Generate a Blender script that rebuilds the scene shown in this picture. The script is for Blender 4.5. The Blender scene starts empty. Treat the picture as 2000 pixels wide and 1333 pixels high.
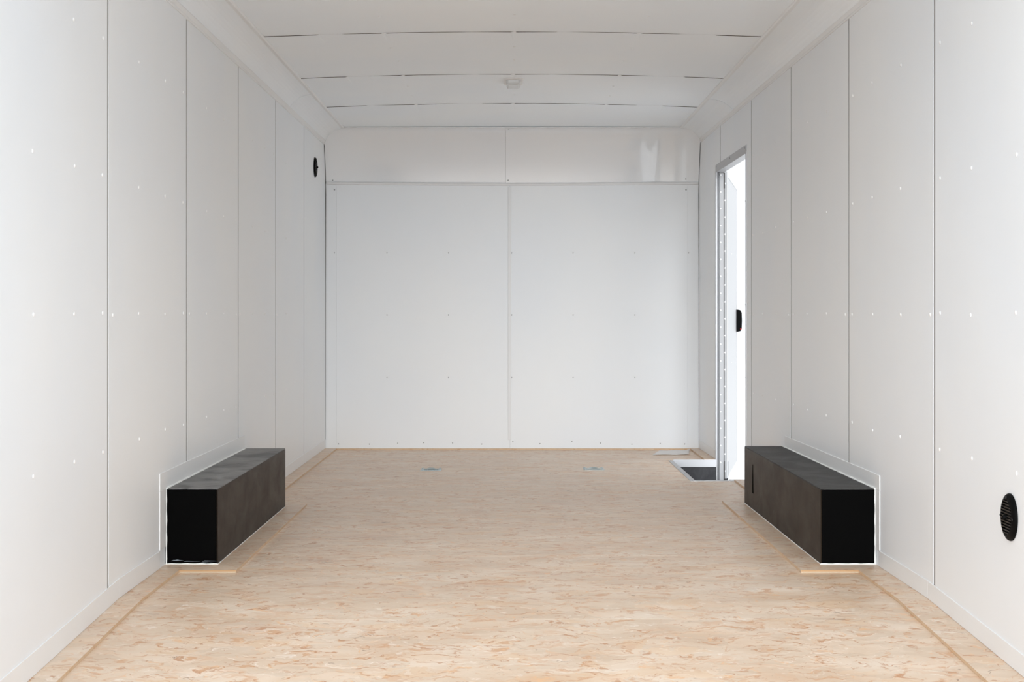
import bpy, bmesh, math, random
from mathutils import Vector, Matrix
random.seed(7)
S = bpy.context.scene
COL = S.collection
PI = math.pi

# ---------------------------------------------------------------- camera, light, exposure
CAM_H = 0.89
cam = bpy.data.cameras.new('camera'); cam_o = bpy.data.objects.new('camera', cam); COL.objects.link(cam_o)
cam_o.location = (0, 0, CAM_H); cam_o.rotation_euler = (PI/2, 0, 0)
cam.sensor_width = 36; cam.lens = 36*3247/2000
cam.shift_x = 0.002; cam.shift_y = -0.02625
cam.clip_start = 0.05; cam.clip_end = 400
S.camera = cam_o
S.view_settings.view_transform = 'Standard'; S.view_settings.look = 'None'
S.view_settings.gamma = 1; S.view_settings.exposure = 0.20
try: S.view_settings.use_curve_mapping = False
except Exception: pass
try:
    S.cycles.max_bounces = 16; S.cycles.diffuse_bounces = 10; S.cycles.glossy_bounces = 6
except Exception: pass

SKY = 1.05
GLOW = 1.4      # hazy bright sky around the veiled sun, behind the open rear end
SUN = 2.35
w = bpy.data.worlds.new('overcast_sky'); S.world = w; w.use_nodes = True
bg = w.node_tree.nodes['Background']; bg.inputs[0].default_value = (0.93, 0.965, 1.0, 1); bg.inputs[1].default_value = SKY
sl = bpy.data.lights.new('hazy_sun', 'SUN'); sl.energy = SUN; sl.angle = math.radians(38); sl.color = (.95, .975, 1)
_t = w.node_tree
_tc = _t.nodes.new('ShaderNodeTexCoord'); _sx = _t.nodes.new('ShaderNodeSeparateXYZ'); _t.links.new(_tc.outputs['Generated'], _sx.inputs[0])
_m1 = _t.nodes.new('ShaderNodeMath'); _m1.operation = 'MULTIPLY'; _m1.inputs[1].default_value = -1; _m1.use_clamp = True; _t.links.new(_sx.outputs[1], _m1.inputs[0])
_m2 = _t.nodes.new('ShaderNodeMath'); _m2.operation = 'POWER'; _m2.inputs[1].default_value = 1.3; _t.links.new(_m1.outputs[0], _m2.inputs[0])
_m3 = _t.nodes.new('ShaderNodeMath'); _m3.operation = 'MULTIPLY_ADD'; _m3.inputs[1].default_value = GLOW; _m3.inputs[2].default_value = SKY
_t.links.new(_m2.outputs[0], _m3.inputs[0]); _t.links.new(_m3.outputs[0], bg.inputs[1])
so = bpy.data.objects.new('hazy_sun', sl); COL.objects.link(so); so.location = (0.5, -6, 5)
so.rotation_euler = Vector((0.075, 1, -0.29)).to_track_quat('-Z', 'Y').to_euler()

# ---------------------------------------------------------------- helpers
def link(o, parent=None):
    COL.objects.link(o)
    if parent is not None: o.parent = parent
    return o
def build(name, verts, faces, mat, parent=None, mats=None, fm=None, smooth=False, loc=None):
    me = bpy.data.meshes.new(name); me.from_pydata([tuple(v) for v in verts], [], faces); 
    for m in (mats or [mat]): me.materials.append(m)
    if fm: 
        for p, k in zip(me.polygons, fm): p.material_index = k
    bm = bmesh.new(); bm.from_mesh(me); bmesh.ops.recalc_face_normals(bm, faces=bm.faces); bm.to_mesh(me); bm.free()
    if smooth:
        for p in me.polygons: p.use_smooth = True
        me.set_sharp_from_angle(angle=math.radians(38))
    o = bpy.data.objects.new(name, me)
    if loc: o.location = loc
    return link(o, parent)
class MB:
    def __init__(s): s.v=[]; s.f=[]; s.m=[]; s.sh=[]
    def hexa(s, c, m=0, sh=0.0):
        n=len(s.v); s.v += [tuple(p) for p in c]
        for q in ((0,3,2,1),(4,5,6,7),(0,1,5,4),(1,2,6,5),(2,3,7,6),(3,0,4,7)):
            s.f.append(tuple(n+i for i in q)); s.m.append(m); s.sh.append(sh)
    def box(s, x0,x1,y0,y1,z0,z1, m=0, sh=0.0, fn=None):
        c=[(x0,y0,z0),(x1,y0,z0),(x1,y1,z0),(x0,y1,z0),(x0,y0,z1),(x1,y0,z1),(x1,y1,z1),(x0,y1,z1)]
        if fn: c=[fn(*p) for p in c]
        s.hexa(c, m, sh)
    def quad(s, a,b,c,d, m=0, sh=0.0):
        n=len(s.v); s.v += [a,b,c,d]; s.f.append((n,n+1,n+2,n+3)); s.m.append(m); s.sh.append(sh)
    def build(s, name, mats, parent=None, smooth=False, sheet=False, bevel=0, loc=None):
        if not isinstance(mats,(list,tuple)): mats=[mats]
        o = build(name, s.v, s.f, None, parent, mats, s.m, smooth, loc)
        if sheet:
            a=o.data.attributes.new('sheet','FLOAT','FACE')
            for i,x in enumerate(s.sh): a.data[i].value=x
        if bevel:
            b=o.modifiers.new('bevel','BEVEL'); b.width=bevel; b.segments=2; b.limit_method='ANGLE'
        return o
def lathe(profile, n=32, axis='z'):
    """profile: list of (r, h). returns verts, faces around z"""
    v=[]; f=[]
    for r,h in profile:
        for k in range(n):
            a=2*PI*k/n; v.append((r*math.cos(a), r*math.sin(a), h))
    L=len(profile)
    for i in range(L-1):
        for k in range(n):
            f.append((i*n+k, i*n+(k+1)%n, (i+1)*n+(k+1)%n, (i+1)*n+k))
    f.append(tuple(range(n))[::-1]); f.append(tuple((L-1)*n+k for k in range(n)))
    return v,f
def empty(name, loc=(0,0,0), rot=(0,0,0)):
    o=bpy.data.objects.new(name,None); o.empty_display_size=.1; o.location=loc; o.rotation_euler=rot
    return link(o)
def tag(o, label, cat, group=None):
    o['label']=label; o['category']=cat
    if group: o['group']=group
    return o
def struct(o): o['kind']='structure'; return o

# ---------------------------------------------------------------- materials
def mat(name, col, rough=.5, metal=0.0, spec=.5, coat=0.0, ior=1.45):
    m=bpy.data.materials.new(name); m.use_nodes=True; b=m.node_tree.nodes['Principled BSDF']
    b.inputs['Base Color'].default_value=(*col,1); b.inputs['Roughness'].default_value=rough
    b.inputs['Metallic'].default_value=metal; b.inputs['Specular IOR Level'].default_value=spec
    b.inputs['Coat Weight'].default_value=coat; b.inputs['IOR'].default_value=ior
    return m
def nd(m, t, **kw):
    n=m.node_tree.nodes.new(t)
    for k,v in kw.items(): setattr(n,k,v)
    return n
def noise(m, vec, scale, detail=3, rough=.5, w=None, dist=0.0):
    n=nd(m,'ShaderNodeTexNoise')
    n.inputs['Scale'].default_value=scale; n.inputs['Detail'].default_value=detail; n.inputs['Roughness'].default_value=rough
    n.inputs['Distortion'].default_value=dist
    m.node_tree.links.new(vec, n.inputs['Vector'])
    return n
def mapping(m, vec, scale=(1,1,1), rot=(0,0,0), loc=(0,0,0)):
    n=nd(m,'ShaderNodeMapping'); n.inputs['Scale'].default_value=scale; n.inputs['Rotation'].default_value=rot; n.inputs['Location'].default_value=loc
    m.node_tree.links.new(vec, n.inputs['Vector']); return n.outputs[0]
def ramp(m, fac, stops):
    n=nd(m,'ShaderNodeValToRGB'); e=n.color_ramp.elements
    while len(e)<len(stops): e.new(.5)
    for i,(p,c) in enumerate(stops):
        e[i].position=p; e[i].color=(*c,1) if len(c)==3 else c
    m.node_tree.links.new(fac, n.inputs[0]); return n.outputs[0]
def mix(m, fac, a, b, mode='MIX'):
    n=nd(m,'ShaderNodeMix'); n.data_type='RGBA'; n.blend_type=mode
    L=m.node_tree.links
    if isinstance(fac,(int,float)): n.inputs[0].default_value=fac
    else: L.new(fac,n.inputs[0])
    for i,x in ((6,a),(7,b)):
        if isinstance(x,tuple): n.inputs[i].default_value=(*x,1)
        else: L.new(x,n.inputs[i])
    return n.outputs[2]
def bump(m, h, strength, dist=.001):
    n=nd(m,'ShaderNodeBump'); n.inputs['Strength'].default_value=strength; n.inputs['Distance'].default_value=dist
    m.node_tree.links.new(h,n.inputs['Height']); b=m.node_tree.nodes['Principled BSDF']
    m.node_tree.links.new(n.outputs[0],b.inputs['Normal'])

def white_mat(name, col=(.87,.90,.925), rough=.38, wav=.25, coat=0.0):
    m=mat(name,col,rough,coat=coat); b=m.node_tree.nodes['Principled BSDF']
    tc=nd(m,'ShaderNodeTexCoord'); 
    n=noise(m,tc.outputs['Object'],1.1,3,.5)
    c=ramp(m,n.outputs[0],[(.35,tuple(x*.975 for x in (col[0]*.995,col[1],col[2]*1.01))),(.65,(min(1,col[0]*1.012),col[1],col[2]*.985))])
    m.node_tree.links.new(c,b.inputs['Base Color'])
    n2=noise(m,tc.outputs['Object'],2.2,2,.5)
    bump(m,n2.outputs[0],wav,.02)
    return m
WALL=white_mat('white_wall_panel')
CEIL=white_mat('white_ceiling_panel',(.89,.935,.97),.42,.3)
COVE=white_mat('white_cove_panel',(.88,.92,.95),.34,.2)
FCOVE=white_mat('white_gloss_cove',(.88,.90,.92),.3,.15,coat=1.0)
FCOVE.node_tree.nodes['Principled BSDF'].inputs['Coat IOR'].default_value=1.8; FCOVE.node_tree.nodes['Principled BSDF'].inputs['Coat Roughness'].default_value=.06
TRIM=mat('white_vinyl_trim',(.82,.83,.835),.4)
BASE=mat('white_base_flashing',(.84,.85,.855),.4)
EDGE=mat('white_cut_edge',(.9,.9,.9),.5)
SEAM=mat('grey_seam_channel',(.36,.355,.35),.6)
GAP=mat('dark_gap',(.06,.055,.05),.8)
CGAP=mat('brown_roof_gap',(.07,.05,.035),.8)
SKIN=mat('white_outer_skin',(.82,.82,.82),.3)
SCREW=mat('white_screw_paint',(.88,.88,.88),.55)
SCREWD=mat('grey_screw',(.30,.31,.31),.45)
ALU=mat('brushed_aluminium',(.50,.505,.52),.42,metal=.7)
ALUP=mat('mill_aluminium_trim',(.50,.505,.52),.42,metal=.55)
HINGE=mat('grey_anodised_hinge',(.44,.445,.455),.5)
RUB=mat('black_rubber_seal',(.015,.015,.017),.6)
BLKP=mat('black_plastic',(.003,.003,.003),.5,ior=1.14)
GRILLE=mat('black_grille_plastic',(.010,.010,.010),.45,ior=1.3)
RED=mat('red_mark',(.6,.02,.02),.5)
CAULK=mat('white_sealant',(.86,.88,.86),.35)
ZINC=mat('zinc_plated_steel',(.52,.57,.57),.34,metal=.8)
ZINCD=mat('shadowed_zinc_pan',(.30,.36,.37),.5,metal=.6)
LENS=mat('frosted_lens',(.66,.68,.69),.22)
LAMPW=mat('white_lamp_plastic',(.80,.80,.80),.4)
GRND=mat('pale_concrete_ground',(.84,.84,.84),.9)
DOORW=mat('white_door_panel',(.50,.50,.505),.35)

def osb_mat(name, tint=1.0, edge=False):
    m=mat(name,(.6,.48,.38),.52,spec=.55); b=m.node_tree.nodes['Principled BSDF']; L=m.node_tree.links
    tc=nd(m,'ShaderNodeTexCoord'); at=nd(m,'ShaderNodeAttribute'); at.attribute_name='sheet'
    off=nd(m,'ShaderNodeVectorMath'); off.operation='MULTIPLY_ADD'
    comb=nd(m,'ShaderNodeCombineXYZ'); 
    for i in range(3): L.new(at.outputs['Fac'],comb.inputs[i])
    L.new(comb.outputs[0],off.inputs[0]); off.inputs[1].default_value=(7.3,3.1,0); L.new(tc.outputs['Object'],off.inputs[2])
    P=off.outputs[0]
    # broad tone
    n0=noise(m,mapping(m,P,(1.6,2.6,1)),1.6,4,.6)
    base=ramp(m,n0.outputs[0],[(.30,(.635,.465,.325)),(.50,(.70,.555,.42)),(.70,(.77,.65,.53))])
    # large pale flakes (cells)
    v=nd(m,'ShaderNodeTexVoronoi'); v.feature='F1'; v.inputs['Scale'].default_value=16; v.inputs['Randomness'].default_value=1
    nz=noise(m,P,9,3,.6)
    dv=nd(m,'ShaderNodeVectorMath'); dv.operation='MULTIPLY_ADD'; L.new(nz.outputs['Color'],dv.inputs[0]); dv.inputs[1].default_value=(.16,.16,0); L.new(P,dv.inputs[2])
    L.new(mapping(m,dv.outputs[0],(.55,1.25,1)),v.inputs['Vector'])
    vc=nd(m,'ShaderNodeSeparateColor'); L.new(v.outputs['Color'],vc.inputs[0])
    fl=ramp(m,vc.outputs[0],[(.0,(.90,.885,.87)),(.5,(1,1,1)),(.86,(1.05,1.03,1.02)),(.93,(1.0,.90,.78))])
    c=mix(m,.65,base,fl,'MULTIPLY')
    # elongated strands at several angles, thresholded
    def strands(scale, sx, sy, ang, lo, hi, colr, seed, amt, c):
        vec=mapping(m,mapping(m,dv.outputs[0],rot=(0,0,ang),loc=(seed,seed*.7,0)),(sx,sy,1))
        n=noise(m,vec,scale,5,.62,dist=.6)
        f=ramp(m,n.outputs[0],[(lo,(0,0,0)),(hi,(amt,amt,amt))])
        return mix(m,f,c,colr)
    c=strands(11,.8,1.3,.3,.56,.66,(.66,.41,.25),1.3,.55,c)
    c=strands(24,.6,1.3,-.35,.57,.63,(.60,.34,.18),4.1,.80,c)
    c=strands(32,.6,1.3,.2,.59,.64,(.50,.25,.12),8.7,.85,c)
    c=strands(30,.6,1.4,1.0,.61,.68,(.76,.46,.24),12.2,.75,c)
    c=strands(40,.6,1.2,-.1,.665,.70,(.24,.13,.07),17.7,.75,c)
    c=strands(30,.6,1.8,.05,.58,.70,(.88,.79,.70),21.1,.65,c)
    c=strands(1.4,1,1.6,.4,.60,.75,(.56,.50,.50),31.0,.22,c)   # faint greyish scuffing
    if edge: c=mix(m,.6,c,(.62,.42,.24))
    L.new(c,b.inputs['Base Color'])
    nf=noise(m,mapping(m,P,(1,2,1)),60,3,.6); bump(m,nf.outputs[0],.12,.001)
    r=ramp(m,n0.outputs[0],[(.3,(.34,)*3),(.7,(.46,)*3)]); L.new(r,b.inputs['Roughness'])
    return m
OSB=osb_mat('strand_board')
OSBE=osb_mat('strand_board_cut_edge',edge=True)

def black_metal(name, top=False, dust=1.0):
    m=mat(name,(.012,.011,.010),.42,spec=.5); b=m.node_tree.nodes['Principled BSDF']; L=m.node_tree.links
    tc=nd(m,'ShaderNodeTexCoord')
    n=noise(m,mapping(m,tc.outputs['Object'],(1.5,.9,2)),4.5,5,.6,dist=.5)
    if top:
        b.inputs['IOR'].default_value=1.45 if dust>.9 else 1.25
        c=ramp(m,n.outputs[0],[(.36,(.02,.02,.02)),(.50,tuple(1.25*dust*q for q in (.13,.129,.127))),(.66,tuple(dust*q for q in (.26,.257,.252)))]); L.new(c,b.inputs['Base Color'])
        r=ramp(m,n.outputs[0],[(.36,(.42,)*3),(.7,(.62,)*3)]); L.new(r,b.inputs['Roughness'])
    else:
        n2=noise(m,mapping(m,tc.outputs['Object'],(6,6,.6)),5,4,.6)
        c=ramp(m,n2.outputs[0],[(.35,(.013,.009,.006)),(.7,(.024,.017,.012))]); L.new(c,b.inputs['Base Color'])  # brown reflection of the floor is put into the side's base colour
        b.inputs['IOR'].default_value=1.10; r=ramp(m,n.outputs[0],[(.35,(.28,)*3),(.7,(.36,)*3)]); L.new(r,b.inputs['Roughness'])
    return m
BTOP=black_metal('dusty_black_metal',True); BTOP2=black_metal('lightly_dusty_black_metal',True,.25); BSIDE=black_metal('satin_black_metal')
BEND=mat('matt_black_metal',(.002,.002,.002),.75,spec=.5,ior=1.1)
def rubber_mat():
    m=mat('scuffed_dark_mat',(.035,.035,.04),.6); b=m.node_tree.nodes['Principled BSDF']
    tc=nd(m,'ShaderNodeTexCoord'); n=noise(m,tc.outputs['Object'],9,6,.7,dist=1.2)
    c=ramp(m,n.outputs[0],[(.4,(.028,.028,.032)),(.62,(.05,.05,.055)),(.75,(.13,.13,.14))]); m.node_tree.links.new(c,b.inputs['Base Color']); return m
WELL=rubber_mat()
def film_mat():
    m=mat('translucent_plastic_film',(.92,.90,.88),.6); b=m.node_tree.nodes['Principled BSDF']
    b.inputs['Alpha'].default_value=.85; return m
FILM=film_mat()

# ---------------------------------------------------------------- room geometry
Y0, Y1 = 3.35, 11.03             # open rear end, front wall
XL = lambda y: -1.225
XR = lambda y: 1.255+.0092*(11.03-y)
def zf(y): return -.043*max(0.0, 5.2-y)      # the floor dips towards the open rear
TOPL, TOPR = CAM_H+1.13, CAM_H+1.143
CEX0, CEX1 = -1.09, 1.115                     # ceiling edges
def ceil_z(x): 
    t=(x-.0125)/1.1025; return CAM_H+1.218+.022*(1-t*t)

# floor: sheets between joints, holes for the step well and the two tie-down pans
RINGS=[(-.455,9.60),(.485,9.64)]
holes=[(.995,1.31,8.965,10.17)]+[(x-.042,x+.042,y-.042,y+.042) for x,y in RINGS]
def floor_mesh():
    mb=MB()
    joints=[Y0,3.74,4.96,6.18,7.39,8.61,9.82,Y1+.03]
    for i in range(len(joints)-1):
        a,b=joints[i],joints[i+1]
        g=.0012
        ys={a+g,b-g}; xs={-1.26,1.31}
        hs=[h for h in holes if h[2]<b and h[3]>a]
        for h in hs:
            xs|={h[0],h[1]}; ys|={max(h[2],a+g),min(h[3],b-g)}
        if a<5.2<b: ys.add(5.2)
        xs=sorted(xs); ys=sorted(ys)
        for p in range(len(xs)-1):
            for q in range(len(ys)-1):
                cx=(xs[p]+xs[p+1])/2; cy=(ys[q]+ys[q+1])/2
                if any(h[0]<cx<h[1] and h[2]<cy<h[3] for h in hs): continue
                mb.box(xs[p],xs[p+1],ys[q],ys[q+1],-.03,-.01,0,i*1.0,fn=lambda x,y,z:(x,y,z+zf(y)))
    # dark subfloor seen only through joints
    mb.box(-1.26,.99,Y0,5.2,-.06,-.031,1,0,fn=lambda x,y,z:(x,y,z+zf(y)))
    mb.box(.99,1.31,Y0,5.2,-.06,-.031,1,0,fn=lambda x,y,z:(x,y,z+zf(y)))
    for x0,x1,y0,y1 in ((-1.26,1.31,5.2,8.9),(-1.26,.97,8.9,9.4),(-1.26,.97,9.8,11.06),(.97,1.31,10.2,11.06)):
        mb.box(x0,x1,y0,y1,-.06,-.031,1)
    return mb
struct(floor_mesh().build('floor',[OSB,GAP],sheet=True))
# solid slivers painting a shaded crack at the right of the rear sheet joint
mb=MB()
mb.hexa([(.905,4.9595,-.0135),(1.00,4.9585,-.0135),(1.00,4.9605,-.0135),(.905,4.9605,-.0135),(.905,4.9595,-.0096),(1.00,4.9550,-.0096),(1.00,4.9605,-.0096),(.905,4.9605,-.0096)])
mb.hexa([(1.00,4.9585,-.0135),(1.205,4.9585,-.0135),(1.205,4.9605,-.0135),(1.00,4.9605,-.0135),(1.00,4.9570,-.0097),(1.205,4.9575,-.0097),(1.205,4.9605,-.0097),(1.00,4.9605,-.0097)],1)
for k in range(16): mb.v[k]=(mb.v[k][0],mb.v[k][1],mb.v[k][2]+zf(4.957))
fl=bpy.data.objects['floor']; mb.build('dark_joint_sliver',[GAP,OSBE],fl)

# raised edge strips along the walls and around the wheel boxes
def strip(name, pieces, edge_fn=None):
    mb=MB()
    for (x0,x1,y0,y1) in pieces:
        ys=[y0]+([5.2] if y0<5.2<y1 else [])+[y1]
        for a,b in zip(ys,ys[1:]):
            c=[(x(a if j<2 else b) if callable(x) else x) for j,x in enumerate((x0,x1,x1,x0))]
            pts=[(c[0],a),(c[1],a),(c[2],b),(c[3],b)]
            bot=[(x,y,-.0098+zf(y)) for x,y in pts]; top=[(x,y,zf(y)) for x,y in pts]
            n=len(mb.v); mb.v+=bot+top
            for q,mi in (((0,3,2,1),0),((4,5,6,7),0),((0,1,5,4),1),((1,2,6,5),1),((2,3,7,6),1),((3,0,4,7),1)):
                mb.f.append(tuple(n+i for i in q)); mb.m.append(mi); mb.sh.append(len(name)+a)
    return struct(mb.build(name,[OSB,OSBE],sheet=True))
wl=lambda y: XL(y)-.002
wr=lambda y: XR(y)+.002
strip('trim_1',[(wl,-1.15,Y0,5.78),(wl,-.952,5.78,7.80),(wl,-1.148,7.80,10.985)])
strip('trim_2',[(1.212,wr,Y0,5.78),(1.012,wr,5.78,7.93),(1.206,wr,7.93,8.94)])
strip('trim_3',[(1.194,wr,10.205,10.985)])
strip('trim_4',[(wl,wr,10.985,Y1+.004)])

# front wall: two lower panels, corner posts, upper cove
def xy(xf,y): return xf
FW=MB(); t=.006
FW.box(-1.262,1.292,Y1+.006,Y1+.05,-.15,CAM_H+1.30,1)
zt=CAM_H+.866
FW.box(-1.150,-.0003,Y1,Y1+.0062,-.02,zt); FW.box(.0003,1.178,Y1,Y1+.0062,-.02,zt)
FW.box(-1.2245,-1.1505,Y1+.0012,Y1+.0062,-.02,zt); FW.box(1.1785,1.2545,Y1+.0012,Y1+.0062,-.02,zt)
fw=struct(FW.build('wall_front',[WALL,GAP]))
def dome(name,parent,loc,nrm,r=.0055,h=.0025,m=SCREW):
    v,f=lathe([(r,0),(r*.92,h*.5),(r*.6,h*.9),(r*.25,h)],10)
    q=Vector(nrm).to_track_quat('Z','Y'); 
    key=(round(r,5),round(h,5),m.name)
    if key not in dome.c:
        me=bpy.data.meshes.new(name); me.from_pydata(v,[],f); me.materials.append(m)
        for p in me.polygons: p.use_smooth=True
        dome.c[key]=me
    o=bpy.data.objects.new(name,dome.c[key]); o.location=loc; o.rotation_euler=q.to_euler()
    return link(o,parent)
dome.c={}
for h in (.407,-.005,-.418):
    for x in (-1.165,-.816,-.408,.012,.419,.829,1.185):
        if h!=.407 and abs(x)>1.1: continue
        dome('screw',fw,(x,Y1-.0005,CAM_H+h),(0,-1,0),.0042,.002,SCREWD)
for x in (-1.165,1.168): dome('screw',fw,(x,Y1-.0005,CAM_H+.826),(0,-1,0),.005,.002,SCREWD)
for i in range(13):
    dome('screw',fw,(-1.13+i*.192+random.uniform(-.02,.02),Y1-.0005,.035+random.uniform(-.01,.012)),(0,-1,0),.0038,.002,SCREWD)
# centre batten
mb=MB(); mb.box(-.013,.009,Y1-.0045,Y1,.055,CAM_H+.845); struct(mb.build('trim_5',TRIM,bevel=.0015))
# horizontal joiner between wall and cove (slight sag)
n=24; v=[];f=[]
for i in range(n+1):
    x=-1.218+2.466*i/n; s=-.008*math.sin(PI*i/n)
    for dy,dz in ((0,-.008),(-.008,-.006),(-.011,.004),(-.004,.011),(0,.011)): v.append((x,Y1+dy-.001,CAM_H+.869+s+dz))
for i in range(n):
    for k in range(4): f.append((i*5+k,i*5+k+1,i*5+k+6,i*5+k+5))
struct(build('trim_6',v,f,TRIM))
# front cove: two sheets of a concave curve, with a little buckling
def cove_pt(x,a,off=0):
    a0=math.radians(32); a=a0+(PI/2-a0)*a/(PI/2)
    yy=10.82+.212*math.cos(a)/math.cos(a0); zz=CAM_H+.866+.351*(math.sin(a)-math.sin(a0))/(1-math.sin(a0))
    buck=-.011*math.exp(-((x-.98)/.085)**2)*math.sin(a+.35)**2 if x>.2 else 0
    return (x,yy-off*math.cos(a)-buck,zz-off*math.sin(a)-buck*.5)
def cove_sheet(x0,x1,off,name,parent=None):
    nx,na=90,24; v=[];f=[]
    for i in range(nx+1):
        for j in range(na+1): v.append(cove_pt(x0+(x1-x0)*i/nx, PI/2*j/na, off))
    for i in range(nx+1):
        for j in range(na+1):
            p=v[i*(na+1)+j]; v.append((p[0],p[1]+.012,p[2]+.012))
    N=(nx+1)*(na+1)
    for i in range(nx):
        for j in range(na):
            a=i*(na+1)+j; q=(a,a+1,a+na+2,a+na+1); f.append(q); f.append(tuple(N+k for k in q)[::-1])
    for i in range(nx):
        for j in (0,na):
            a=i*(na+1)+j; b=a+na+1; f.append((a,b,N+b,N+a))
    for j in range(na):
        for i in (0,nx):
            a=i*(na+1)+j; f.append((a,a+1,N+a+1,N+a))
    return build(name,v,f,FCOVE,parent,smooth=True)
c=cove_sheet(-1.221,-.030,0,'wall_front_upper'); struct(c)
c2=cove_sheet(-.029,1.2515,.0035,'cove_sheet',c)
for x,a in ((-.012,.06),(-.010,1.40),(-1.175,.06),(1.165,.08)):
    p=cove_pt(x,a,.004); dome('screw',c,p,(0,-math.cos(a),-math.sin(a)),.0042,.002,SCREWD)
mb=MB(); mb.box(-1.1,1.13,10.800,10.826,CAM_H+1.2115,CAM_H+1.2165); struct(mb.build('trim_7',TRIM,bevel=.0015))

# side walls
def side_wall(name, X, sgn, top, grooves, door=None):
    mb=MB()
    def P(x,y,z): return (X(y)+sgn*x, y, z)
    def seg(a,b,z0,z1,d0,d1,m):
        c=[(d0,a,z0),(d1,a,z0),(d1,b,z0),(d0,b,z0),(d0,a,z1),(d1,a,z1),(d1,b,z1),(d0,b,z1)]
        mb.hexa([P(*p) for p in c],m)
    ye=Y1+.0
    rects=[(Y0,ye,-.15,top+.02)]
    if door: rects=[(Y0,door[0],-.25,top+.02),(door[1],ye+.05,-.25,top+.02),(door[0],door[1],door[2],top+.02),(door[0],door[1],-.25,-.13)]
    for a,b,z0,z1 in rects:
        seg(a,b,z0,z1,.0012,.012,1)         # backing (shows in the seams)
        seg(a,b,z0,z1,.012,.046,2)
        seg(a,b,z1-.001,z1+.16 if z1>1 else z1,.012,.046,2)
    g=[Y0-.011]+grooves+[ye-.004+.011]
    for a,b in zip(g,g[1:]):
        a+=.011; b-=.011
        if b-a<.01: continue
        if door and b>door[0] and a<door[1]:
            for p,q,z0,z1 in ((a,min(b,door[0]),-.2,top),(max(a,door[1]),b,-.2,top),(max(a,door[0]),min(b,door[1]),door[2],top)):
                if q-p>.005: seg(p,q,z0,z1,0,.0014,0)
        else: seg(a,b,-.2,top,0,.0014,0)
    return struct(mb.build(name,[WALL,SEAM,SKIN]))
GL=[3.855,5.067,6.30,7.50,8.69,9.89]; GR=[3.90,5.13,6.37,7.61,8.79,9.99]
DOOR=(8.97,10.17,1.757)
wL=side_wall('wall_left',XL,-1,TOPL,GL); wR=side_wall('wall_right',XR,1,TOPR,GR,DOOR)
# rows of painted screws on the studs
for par,X,sg,G in ((wL,XL,1,GL),(wR,XR,-1,GR)):
    for gi in range(len(G)):
        a=G[gi]; b=G[gi+1] if gi+1<len(G) else a+1.21
        for k,fy in ((0,.05),(1,(b-a)/3+.01),(2,2*(b-a)/3+.01),(3,b-a-.07)):
            y=a+fy
            if y<4.0 or y>Y1-.1: continue
            for h in (.83,.4175,0,-.414):
                if k in (0,) and h!=0: continue
                if sg<0 and 8.88<y<10.25: continue
                if y>9.2: continue
                dome('screw',par,(X(y)+sg*.0002,y+random.uniform(-.008,.008),CAM_H+h+random.uniform(-.004,.004)),(sg,0,0),.0062 if y<7 else .0052,.0032)
# solid dark slivers standing in for the shade of gaps between side walls and front wall
mb=MB()
for xa,sg in ((-1.2249,1),(1.2549,-1)):
    prev=None
    for z,wd in ((.03,.0007),(.55,.0014),(1.0,.0016),(1.35,.0028),(1.68,.0040),(CAM_H+.96,.0006)):
        if prev:
            z0,w0=prev
            c=[(xa,Y1-.0035,z0),(xa+sg*w0,Y1-.0035,z0),(xa+sg*w0,Y1+.004,z0),(xa,Y1+.004,z0),(xa,Y1-.0035,z),(xa+sg*wd,Y1-.0035,z),(xa+sg*wd,Y1+.004,z),(xa,Y1+.004,z)]
            mb.hexa(c)
        prev=(z,wd)
mb.build('dark_corner_sliver',GAP,fw)

# base flashing along the walls and frames around the wheel boxes
def flash(name, X, sgn, pieces):
    mb=MB()
    for (a,b,z0,z1) in pieces:
        ys=[a]+([5.2] if a<5.2<b else [])+[b]
        for p,q in zip(ys,ys[1:]):
            f0=zf(p);f1=zf(q)
            cs=[(X(p),p,z0+f0),(X(p)+sgn*.003,p,z0+f0),(X(q)+sgn*.003,q,z0+f1),(X(q),q,z0+f1),
                (X(p),p,z1+f0),(X(p)+sgn*.003,p,z1+f0),(X(q)+sgn*.003,q,z1+f1),(X(q),q,z1+f1)]
            mb.hexa(cs)
    return struct(mb.build(name,BASE,bevel=.0012))
flash('baseboard_left',XL,1,[(Y0,5.807,.0005,.062),(5.807,7.66,.27,.332),(5.807,5.905,.0625,.2695),(7.70,Y1-.002,.0005,.058)])
flash('baseboard_right',XR,-1,[(Y0,5.85,.0005,.056),(5.85,7.76,.267,.322),(5.85,5.905,.0565,.2665),(7.83,8.955,.0005,.055),(10.19,Y1-.002,.0005,.055)])

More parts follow.
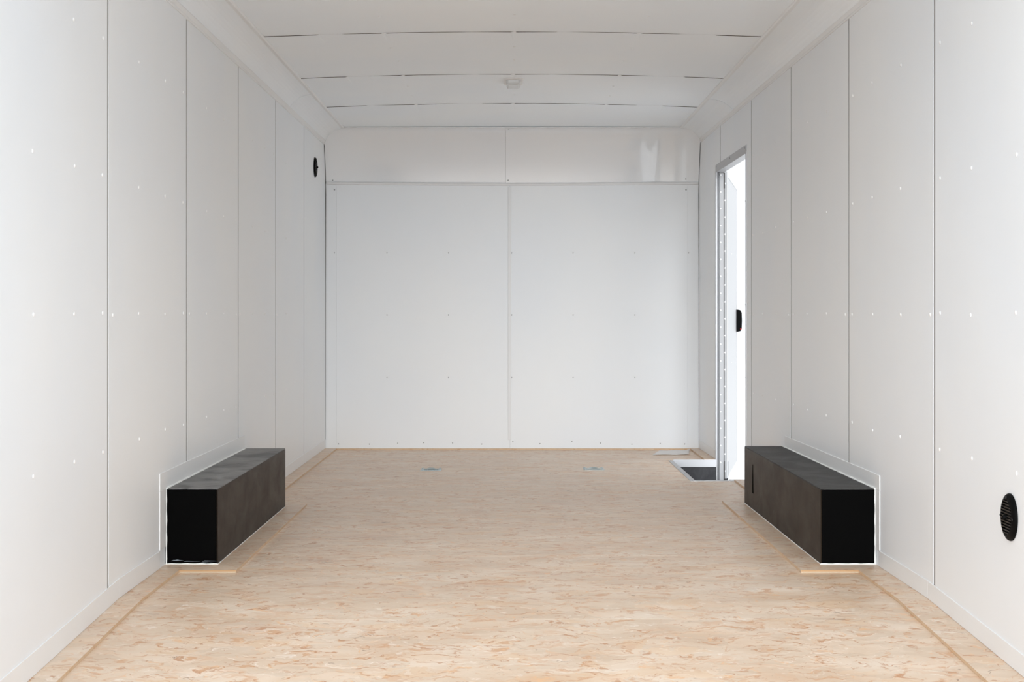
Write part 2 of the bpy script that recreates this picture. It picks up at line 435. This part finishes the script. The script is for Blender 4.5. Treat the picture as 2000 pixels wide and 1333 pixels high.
# side coves between walls and ceiling
def side_cove(name, X, top, xe, ysplit, sg):
    v=[];f=[]; mb=MB()
    for (a,b,off) in ((Y0,ysplit,0.0),(ysplit-.02,10.97,.002)):
        N=10; base=len(mb.v)
        for y in (a,b):
            for k in range(N+1):
                t=k/N
                xw=X(y)-sg*.001; zw=top-.002
                ze=CAM_H+1.2165
                # concave arc between wall top and ceiling edge
                x=xw+(xe-xw)*t; z=zw+(ze-zw)*t
                bul=.022*math.sin(PI*t)
                nx,nz=-(ze-zw)*sg,abs(xe-xw); l=math.hypot(nx,nz)
                x+=-(-nx/l)*bul*1 ; z+=nz/l*bul
                mb.v.append((x-(nx/l)*off,y,z-off))
            for k in range(N+1):
                p=mb.v[-(N+1)]; mb.v.append((p[0]-sg*-.0+0,p[1],p[2]+.02))
        M=2*(N+1)
        for k in range(N):
            q=(base+k,base+k+1,base+M+k+1,base+M+k); mb.f.append(q); mb.m.append(0); mb.sh.append(0)
            q2=tuple(i+N+1 for i in q)[::-1]; mb.f.append(q2); mb.m.append(0); mb.sh.append(0)
            mb.f.append((base+k,base+N+1+k,base+N+2+k,base+k+1)); mb.m.append(0); mb.sh.append(0)
            mb.f.append((base+M+k,base+M+k+1,base+M+N+2+k,base+M+N+1+k)); mb.m.append(0); mb.sh.append(0)
    return struct(mb.build(name,COVE,smooth=False))
side_cove('wall_left_upper',XL,TOPL,CEX0,9.19,1)
side_cove('wall_right_upper',XR,TOPR,CEX1,9.40,-1)
# trims along the coves: lower joiner and upper edge bead
def rail(name, X, z, sg, prof, y0=Y0, y1=10.9):
    v=[];f=[];n=len(prof)
    for y in (y0,y1):
        for dx,dz in prof: v.append((X(y)+sg*dx,y,z+dz))
    for k in range(n): f.append((k,(k+1)%n,n+(k+1)%n,n+k))
    f.append(tuple(range(n))); f.append(tuple(range(n,2*n))[::-1])
    return struct(build(name,v,f,TRIM))
LOW=[(-.002,-.012),(.004,-.012),(.006,-.009),(.006,-.002),(.013,.010),(.013,.014),(-.002,.014)]
rail('trim_8',XL,TOPL,1,LOW,y1=10.955); rail('trim_9',XR,TOPR,-1,LOW,y1=10.955)
UP=[(-.014,.000),(-.010,-.007),(.006,-.009),(.012,-.004),(.012,.008),(-.014,.010)]
rail('trim_10',lambda y:CEX0,CAM_H+1.2195,1,UP,y1=10.812); rail('trim_11',lambda y:CEX1,CAM_H+1.2195,-1,UP,y1=10.812)

# ceiling: overlapping bowed sheets with a wavering dark slot at each seam
seams=[4.85,6.07,7.29,8.58,9.77]
def delta(i,x):
    sc=[-.55,.02,.565]
    v=.0042*max(0.0,.28+.72*math.sin(2.5*PI*x*.93+1.1*i+.5)+.28*math.sin(7.3*x+i*2.1))
    v*=.8
    if x<-.85 or x>.9: v=max(v,.0032)
    d=min(abs(x-s) for s in sc)
    if d<.18: v=max(v,.0034*(1-d/.3))
    if d<.008: v=0.0
    if x<-1.083 or x>1.105: v=0.0
    return max(v*.85,.0002)
NX=160
mb=MB(); ys=[Y0]+seams+[11.02]
xs=[-1.12+2.27*k/NX for k in range(NX+1)]
for i in range(len(ys)-1):
    a,b=ys[i],ys[i+1]
    rows=[(a,True),(a+.25,False),(b+.012,False)] if i<len(ys)-2 else [(a,True),(a+.35,False),(10.80,False),(b,False)]
    base=len(mb.v)
    for y,lead in rows:
        k1=1-.9*max(0,min(1,(y-9.9)/.9))
        for x in xs:
            zz=ceil_z(x)-(delta(i,x)if lead and i>0 else 0)
            mb.v.append((x,y,CAM_H+1.218+(zz-CAM_H-1.218)*k1))
    for r in range(len(rows)-1):
        for k in range(NX):
            q=base+r*(NX+1)+k; mb.f.append((q,q+NX+1,q+NX+2,q+1)); mb.m.append(0); mb.sh.append(0)
    if i>0:   # slot face
        b2=len(mb.v)
        for x in xs: mb.v.append((x,a,ceil_z(x)+.0005))
        for k in range(NX): mb.f.append((base+k,base+k+1,b2+k+1,b2+k)); mb.m.append(1); mb.sh.append(0)
mb2=MB()
ce=struct(build('ceiling',mb.v,mb.f,None,None,[CEIL,CGAP],mb.m))
mb2.box(-1.275,1.375,Y0,Y1+.05,CAM_H+1.27,CAM_H+1.31); mb2.build('roof_skin',SKIN,ce)
for i,y in enumerate(seams[1:]):
    for x in (-.55,.02,.565):
        dome('screw',ce,(x,y-.004,ceil_z(x)-.0005),(0,0,-1),.0075,.0035)
        for dy in (.41,.81):
            dome('screw',ce,(x+random.uniform(-.01,.01),y+dy,ceil_z(x)-.0002),(0,0,-1),.0055,.0025)

# ---------------------------------------------------------------- ground outside
mb=MB(); mb.box(-60,60,-60,60,-.75,-.70); struct(mb.build('ground',GRND))

# ---------------------------------------------------------------- step well beside the door
sw=empty('step_well',(1.13,9.56,-.13))
def loc_mb(o,off):
    o.location=Vector(o.location)-Vector(off); return o
OFF=(1.13,9.56,-.13)
mb=MB()  # pan
xw0,xw1,yw0,yw1=.997,1.335,8.967,10.168
mb.box(xw0,xw1,yw0,yw1,-.135,-.13,0)
mb.box(xw0-.004,xw0,yw0,yw1,-.13,-.012,0)
mb.box(xw0,xw1,yw1,yw1+.0015,-.13,-.012,0)
mb.box(xw0,xw1,yw0-.0015,yw0,-.13,-.012,0)
loc_mb(mb.build('pan',WELL,sw),OFF)
mb=MB()  # aluminium angle rim: flange on floor and lip down
mb.box(.972,.999,8.945,10.19,-.0098,-.0078); mb.box(.9965,.999,8.945,10.19,-.045,-.0098)
mb.box(.999,1.262,10.166,10.1675,-.045,-.0005)
mb.box(.999,1.262,10.1675,10.19,-.0098,-.0078)
mb.box(.999,1.275,8.945,8.972,-.0098,-.0078); mb.box(.999,1.275,8.969,8.972,-.035,-.0098)
loc_mb(mb.build('rim',ALU,sw),OFF)
mb=MB(); mb.box(1.06,1.17,8.975,8.985,-.02,-.008); mb.box(1.19,1.255,8.975,9.02,-.016,-.006)
loc_mb(mb.build('sealant_bead',CAULK,sw,bevel=.002),OFF)
for x,y in ((.985,8.96),(.985,9.36),(.985,9.77),(.985,10.175),(1.01,10.18),(1.08,8.958),(1.16,8.958),(1.24,8.958)):
    loc_mb(dome('screw',sw,(x,y,-.0078),(0,0,1),.005,.003,ALU),OFF)
tag(sw,'sunken step well with aluminium rim and dark bottom, in floor by open side door','step well')

# ---------------------------------------------------------------- side door and its frame
XD=XR(9.57)
tr=MB()
def PR(d,y,z): return (XR(y)+d,y,z)
def seg(mb,a,b,z0,z1,d0,d1,m=0):
    c=[(d0,a,z0),(d1,a,z0),(d1,b,z0),(d0,b,z0),(d0,a,z1),(d1,a,z1),(d1,b,z1),(d0,b,z1)]
    mb.hexa([PR(*p) for p in c],m)
seg(tr,8.945,10.185,1.765,1.803,-.004,0,0)       # header angle, wall flange
seg(tr,8.975,10.165,1.7565,1.7655,-.004,.046,0)     # header soffit
hd=struct(tr.build('trim_12',ALUP,bevel=.0012))
for y in (8.985,9.56,10.14): dome('screw',hd,(XR(y)-.004,y,1.787),(-1,0,0),.005,.003,ALUP)
tr=MB()
seg(tr,10.172,10.192,-.02,1.765,-.004,0,0)
seg(tr,10.1665,10.170,-.13,1.757,0,.012,0)
seg(tr,8.952,8.972,.0,1.765,-.003,0,0); seg(tr,8.969,8.973,.0,1.757,-.003,.046,0)
nf=struct(tr.build('trim_13',ALU))
for h in (1.5,.94,.55,.15): dome('screw',nf,(XR(8.96)-.003,8.962,h),(-1,0,0),.0045,.0025,SCREWD)
# door: root at hinge foot
HX,HY=XR(10.17)+.050,10.165
door=struct(empty('door_1',(HX,HY,-.12),(0,0,-math.radians(10.6))))
# local axes: +y runs along the open door, +x is the side facing into the room
D_W,D_T,D_H=1.205,.022,1.885
mb=MB(); mb.box(-.008,D_T-.008,.002,D_W,.005,D_H); mb.build('door_panel',DOORW,door,bevel=.003)
mb=MB(); mb.box(D_T-.0078,D_T-.004,.004,.03,.006,D_H-.002); mb.box(D_T-.0078,D_T-.0045,D_W-.03,D_W-.001,.006,D_H-.002)
mb.box(D_T-.0078,D_T-.0045,.03,D_W-.03,D_H-.03,D_H-.002); mb.build('edge_trim',TRIM,door,bevel=.001)
mb=MB(); mb.box(-.0075,D_T-.0085,-.0015,.0015,.004,D_H-.002); hl=mb.build('hinge_leaf',HINGE,door)
for k in range(18): dome('rivet',hl,(.001,-.0015,.05+k*.1035),(0,-1,0),.0058,.0045,SCREW)
# fixed leaf on the jamb, knuckle and seal (world aligned children)
ci=Matrix.Rotation(math.radians(10.6),4,'Z')
def world_child(o):
    o.parent=door; o.matrix_parent_inverse=(Matrix.Translation(door.location)@Matrix.Rotation(-math.radians(10.6),4,'Z')).inverted(); return o
mb=MB(); x0=XR(10.17)
mb.box(x0+.019,x0+.045,10.1645,10.1675,-.125,1.755); jl=world_child(mb.build('jamb_leaf',HINGE))
for k in range(18): dome('rivet',jl,(x0+.0245,10.1645,-.07+k*.1035+.052),(0,-1,0),.0058,.0045,SCREW)
mb=MB(); mb.box(x0+.006,x0+.0185,10.1595,10.1675,-.128,1.757); world_child(mb.build('door_seal',RUB))
mb=MB(); mb.box(x0+.013,x0+.0145,10.157,10.1596,-.128,1.757);mb.box(x0+.007,x0+.0082,10.157,10.1596,-.128,1.757); world_child(mb.build('seal_strip',ALU))
v,f=lathe([(.0018,-.12),(.0018,1.755)],10); world_child(build('hinge_knuckle',[(a+x0+.0470,b+10.163,c) for a,b,c in v],f,GAP))
mb=MB(); mb.box(x0+.0455,x0+.0505,10.158,10.162,1.66,1.755); mb.box(x0+.0455,x0+.0505,10.158,10.162,-.12,-.01); world_child(mb.build('hinge_gap',GAP))
# latch: black paddle housing standing off the free edge
mb=MB()
prof=[(0,0),(.026,.004),(.034,.02),(.036,.075),(.034,.13),(.024,.148),(0,.152)]
vv=[];ff=[]
for y in (D_W-.075,D_W+.001):
    for a,b in prof: vv.append((D_T-.008+a,y,.89+b))
m_=len(prof)
for k in range(m_): ff.append((k,(k+1)%m_,m_+(k+1)%m_,m_+k))
ff.append(tuple(range(m_))[::-1]); ff.append(tuple(range(m_,2*m_)))
la=build('latch',vv,ff,BLKP,door)
b=la.modifiers.new('bevel','BEVEL'); b.width=.004; b.segments=2; b.limit_method='ANGLE'
mb=MB(); mb.box(D_T+.020,D_T+.0265,D_W-.0775,D_W-.070,.905,.915); mb.build('lock_mark',RED,la)
for z in (.7,1.4): dome('screw',door,(D_T-.008,.55,z),(1,0,0),.004,.002,SCREW)

# ---------------------------------------------------------------- wheel boxes
def wheel_box(X, sg, xin, ya, yb, zt, label):
    root=empty('wheel_box',((xin+X((ya+yb)/2))/2,(ya+yb)/2,0))
    O=root.location
    def part(name,mb,m,bev=.002):
        o=mb.build(name,m,root,bevel=bev); o.location=-Vector(O); return o
    def bx(mb,xa0,xa1,y0,y1,z0,z1):
        g=lambda x,y:(x(y) if callable(x) else x)
        c=[(g(xa0,y0),y0,z0),(g(xa1,y0),y0,z0),(g(xa1,y1),y1,z0),(g(xa0,y1),y1,z0),(g(xa0,y0),y0,z1),(g(xa1,y0),y0,z1),(g(xa1,y1),y1,z1),(g(xa0,y1),y1,z1)]
        mb.hexa(c)
    W=lambda y: X(y)+sg*.0055
    tk=.004
    mb=MB(); bx(mb,W,xin+sg*.0,ya,yb,zt-tk,zt); part('top_panel',mb,BTOP if sg>0 else BTOP2,.003)
    mb=MB(); bx(mb,xin,xin-sg*tk,ya+.0005,yb-.0005,.001,zt-tk-.0003); sd=part('side_panel',mb,BSIDE,.001)
    mb=MB(); bx(mb,W,xin-sg*(tk+.0003),ya,ya+tk,.001,zt-tk-.0003); en=part('end_panel',mb,BEND,.001)
    en['label']='flat black end panel facing the viewer'
    mb=MB(); bx(mb,W,xin-sg*(tk+.0003),yb-tk,yb,.001,zt-tk-.0003); part('end_panel',mb,BEND,.001)
    # wavy sealant bead along floor and wall
    def tube(pts,r):
        v=[];f=[];n=6
        for i,p in enumerate(pts):
            p=Vector(p); d=(Vector(pts[min(i+1,len(pts)-1)])-Vector(pts[max(i-1,0)])).normalized()
            u=d.orthogonal().normalized(); wv=d.cross(u)
            rr=r*(1+.3*math.sin(i*1.7)+random.uniform(-.2,.2))
            for k in range(n):
                a=2*PI*k/n; v.append(tuple(p+u*math.cos(a)*rr+wv*math.sin(a)*rr))
        for i in range(len(pts)-1):
            for k in range(n): f.append((i*n+k,i*n+(k+1)%n,(i+1)*n+(k+1)%n,(i+1)*n+k))
        f.append(tuple(range(n))[::-1]); f.append(tuple((len(pts)-1)*n+k for k in range(n)))
        return v,f
    V=[];F=[]
    for pts,r in (([(xin-sg*.0+ (X(ya)-xin)*k/14,ya-.001,.0015) for k in range(15)],.0022),
                  ([(X(ya)+sg*.004,ya-.001,zt*k/14) for k in range(15)],.0022),
                  ([(X(ya+(yb-ya)*k/40)+sg*.0055,ya+(yb-ya)*k/40,zt+.001) for k in range(41)],.0034),
                  ([(xin+sg*.001,ya+(yb-ya)*k/40,.001) for k in range(41)],.0014)):
        v,f=tube(pts,r); n0=len(V); V+=v; F+=[tuple(i+n0 for i in q) for q in f]
    sb=build('sealant_bead',V,F,CAULK,root,smooth=True); sb.location=-Vector(O)
    tag(root,label,'wheel box','black wheel boxes along the walls') if False else tag(root,label,'wheel box')
    return root,O
b1,O1=wheel_box(XL,1,-1.039,5.91,7.69,.2695,'long black metal wheel box on the floor against the left wall, brown floor reflection coloured into its inner side')
b2,O2=wheel_box(XR,-1,1.105,5.91,7.83,.2685,'long black metal wheel box on the floor against the right wall, near the open door')
# smeared sealant at the foot of the left box, drip on the right box
mb=MB()
for x0,x1,z0,z1 in ((-1.205,-1.16,.012,.0155),(-1.16,-1.10,.010,.0125),(-1.095,-1.041,.0105,.0135),(-1.19,-1.175,.0155,.018),(-1.10,-1.055,.006,.0075)):
    mb.hexa([(x0,5.9088,z0),(x1,5.9088,z0+.001),(x1,5.9099,z0+.001),(x0,5.9099,z0),(x0+.01,5.9088,z1),(x1-.01,5.9088,z1-.001),(x1-.01,5.9099,z1-.001),(x0+.01,5.9099,z1)])
o=mb.build('sealant_smear',mat('thin_grey_smear',(.22,.26,.30),.5),b1); o.location=-Vector(O1)
mb=MB(); mb.hexa([(1.1037,7.545,.075),(1.105,7.545,.075),(1.105,7.585,.075),(1.1037,7.585,.075),(1.1037,7.56,.205),(1.105,7.56,.205),(1.105,7.566,.205),(1.1037,7.566,.205)])
o=mb.build('drip_mark',BEND,b2); o.location=-Vector(O2)

# loose offcut faces seen at the near ends of the box strips: fresh orange board edge
FRESH=mat('fresh_orange_board',(.46,.28,.14),.6)
FRESH2=mat('pale_board_edge',(.52,.42,.30),.6)
for nm,x0,x1,par in (('edge_facing',-1.150,-.953,'trim_1'),('edge_facing',1.013,1.214,'trim_2')):
    mb=MB(); xm=x0+(x1-x0)*(.62 if x0<0 else .42)
    mb.box(x0,x1,5.7785,5.7800,-.0098,-.0055,1); mb.box(x0,x1,5.7786,5.7800,-.0055,-.0002,0)
    mb.build(nm,[FRESH,FRESH2],bpy.data.objects[par])

# ---------------------------------------------------------------- round wall vents
def vent(loc, sg, label):
    # local z points into the room
    root=empty('wall_vent',loc,(0,-sg*PI/2*-1,0))
    v,f=lathe([(.0625,0),(.0625,.003),(.060,.0075),(.054,.011),(.0475,.0125),(.0455,.0115),(.0455,.004)],48)
    f=f[:-2]; n0=len(f)
    build('rim',v,f,BLKP,root,smooth=True)
    V,Fc=lathe([(.0460,.0015),(.0460,.003)],40); build('backing_disc',V,Fc,GAP,root)
    mb=MB(); nS=12
    for k in range(nS):
        c=-.0415+.083*k/(nS-1)
        hw=math.sqrt(max(.0455**2-c*c,1e-6))-.0005
        # local x is vertical once mounted
        mb.hexa([(c-.0016,-hw,.006),(c+.0016,-hw,.006),(c+.0016,hw,.006),(c-.0016,hw,.006),(c-.0016,-hw,.0128),(c+.0016,-hw,.0136),(c+.0016,hw,.0136),(c-.0016,hw,.0128)])
    mb.build('louvre_grille',GRILLE,root)
    v,f=lathe([(.0065,.010),(.0065,.018),(.0050,.0215),(.0015,.0225)],16); build('knob',v,f,BLKP,root,smooth=True)
    for a in (0,PI/2,PI,1.5*PI):
        dome('screw',root,(.0525*math.cos(a),.0525*math.sin(a),.0113),(0,0,1),.0036,.002,mat('black_screw',(.015,.015,.017),.3) if a==0 else bpy.data.materials['black_screw'])
    return tag(root,label,'vent')
vent((XL(10.43)+.0003,10.43,CAM_H+.922),1,'round black louvred vent high on the left wall by the far corner')
vent((XR(4.37)-.0003,4.37,CAM_H-.534),-1,'round black louvred vent low on the right wall, nearest the viewer')

# ---------------------------------------------------------------- ceiling lamp
cz=ceil_z(.018)
lamp=empty('ceiling_light',(.018,8.83,cz))
def rrect(hx,hy,r,z,n=6):
    pts=[]
    for cx,cy,a0 in ((hx-r,hy-r,0),(-hx+r,hy-r,PI/2),(-hx+r,-hy+r,PI),(hx-r,-hy+r,1.5*PI)):
        for k in range(n+1):
            a=a0+PI/2*k/n; pts.append((cx+r*math.cos(a),cy+r*math.sin(a),z))
    return pts
def loft(rings):
    v=[p for r in rings for p in r]; n=len(rings[0]); f=[]
    for i in range(len(rings)-1):
        for k in range(n): f.append((i*n+k,i*n+(k+1)%n,(i+1)*n+(k+1)%n,(i+1)*n+k))
    f.append(tuple(range(n))[::-1]); f.append(tuple((len(rings)-1)*n+k for k in range(n))); return v,f
v,f=loft([rrect(.052,.13,.022,.0),rrect(.052,.13,.022,-.004),rrect(.047,.125,.02,-.008)]); build('base_plate',v,f,LAMPW,lamp)
v,f=loft([rrect(.037,.095,.014,-.0082),rrect(.036,.094,.014,-.022),rrect(.033,.090,.014,-.030),rrect(.026,.08,.012,-.033)])
build('lens',v,f,LENS,lamp,smooth=False)
for y in (-.112,.112): dome('screw',lamp,(0,y,-.008),(0,0,-1),.004,.002,LAMPW)
tag(lamp,'small white rectangular lamp with frosted lens on the ceiling','ceiling light')

# ---------------------------------------------------------------- recessed tie-down rings
def ring(x,y,label):
    root=empty('tie_down_ring',(x,y,-.01))
    mb=MB(); r=.060; h=.041
    mb.box(-r,r,-r,-h,.0002,.003); mb.box(-r,r,h,r,.0002,.003); mb.box(-r,-h,-h,h,.0002,.003); mb.box(h,r,-h,h,.0002,.003)
    mb.build('plate',ZINC,root,bevel=.001)
    mb=MB(); mb.box(-h,h,-h,h,-.020,-.018); mb.box(-h,-h+.002,-h,h,-.018,.0002); mb.box(h-.002,h,-h,h,-.018,.0002); mb.box(-h,h,h-.002,h,-.018,.0002); mb.box(-h,h,-h,-h+.002,-.018,.0002)
    mb.build('pan',ZINCD,root)
    # ring bar lying in pan, saddle across
    pts=[]; N=28
    for k in range(N+1):
        a=2*PI*k/N; pts.append((.031*math.cos(a),.031*math.sin(a),-.004+.010*math.sin(a)*1.0))
    v=[];f=[];n=8
    for k in range(N):
        p=Vector(pts[k]); d=(Vector(pts[k+1])-Vector(pts[k-1 if k else N-1])).normalized(); u=d.cross(Vector((0,0,1))).normalized(); w2=u.cross(d)
        for j in range(n):
            b=2*PI*j/n; v.append(tuple(p+(u*math.cos(b)+w2*math.sin(b))*.0048))
    for k in range(N):
        for j in range(n): f.append((k*n+j,k*n+(j+1)%n,((k+1)%N)*n+(j+1)%n,((k+1)%N)*n+j))
    build('ring',v,f,ZINC,root,smooth=True)
    mb=MB(); mb.box(-.044,.044,-.008,.008,.003,.0055); mb.build('saddle',ZINC,root,bevel=.001)
    for sx in (-1,1):
        for sy in (-1,1): dome('bolt',root,(sx*.050,sy*.050,.003),(0,0,1),.0075,.0045,ZINC)
    return tag(root,label,'tie-down ring')
ring(*RINGS[0],'zinc tie-down ring in the floor, the left one of two near the front wall')
ring(*RINGS[1],'zinc tie-down ring in the floor, the right one, nearer the step well')

# ---------------------------------------------------------------- plastic film on the floor
c=[(.91,10.60),(1.142,10.615),(1.185,10.965),(.985,10.93)]
N=12;v=[];f=[]
for i in range(N+1):
    for j in range(N+1):
        u=i/N;t=j/N
        x=(c[0][0]*(1-u)+c[1][0]*u)*(1-t)+(c[3][0]*(1-u)+c[2][0]*u)*t
        y=(c[0][1]*(1-u)+c[1][1]*u)*(1-t)+(c[3][1]*(1-u)+c[2][1]*u)*t
        z=-.0088+.0030*abs(math.sin(5*u+2*t))+.006*max(0,u-.8)*5*t
        v.append((x,y,z))
for i in range(N):
    for j in range(N):
        a=i*(N+1)+j; f.append((a,a+N+1,a+N+2,a+1))
o=build('plastic_sheet',v,f,FILM,smooth=True)
sm=o.modifiers.new('thickness','SOLIDIFY'); sm.thickness=.0006
tag(o,'crinkled grey translucent plastic sheet lying on the floor in the far right corner','plastic sheet')
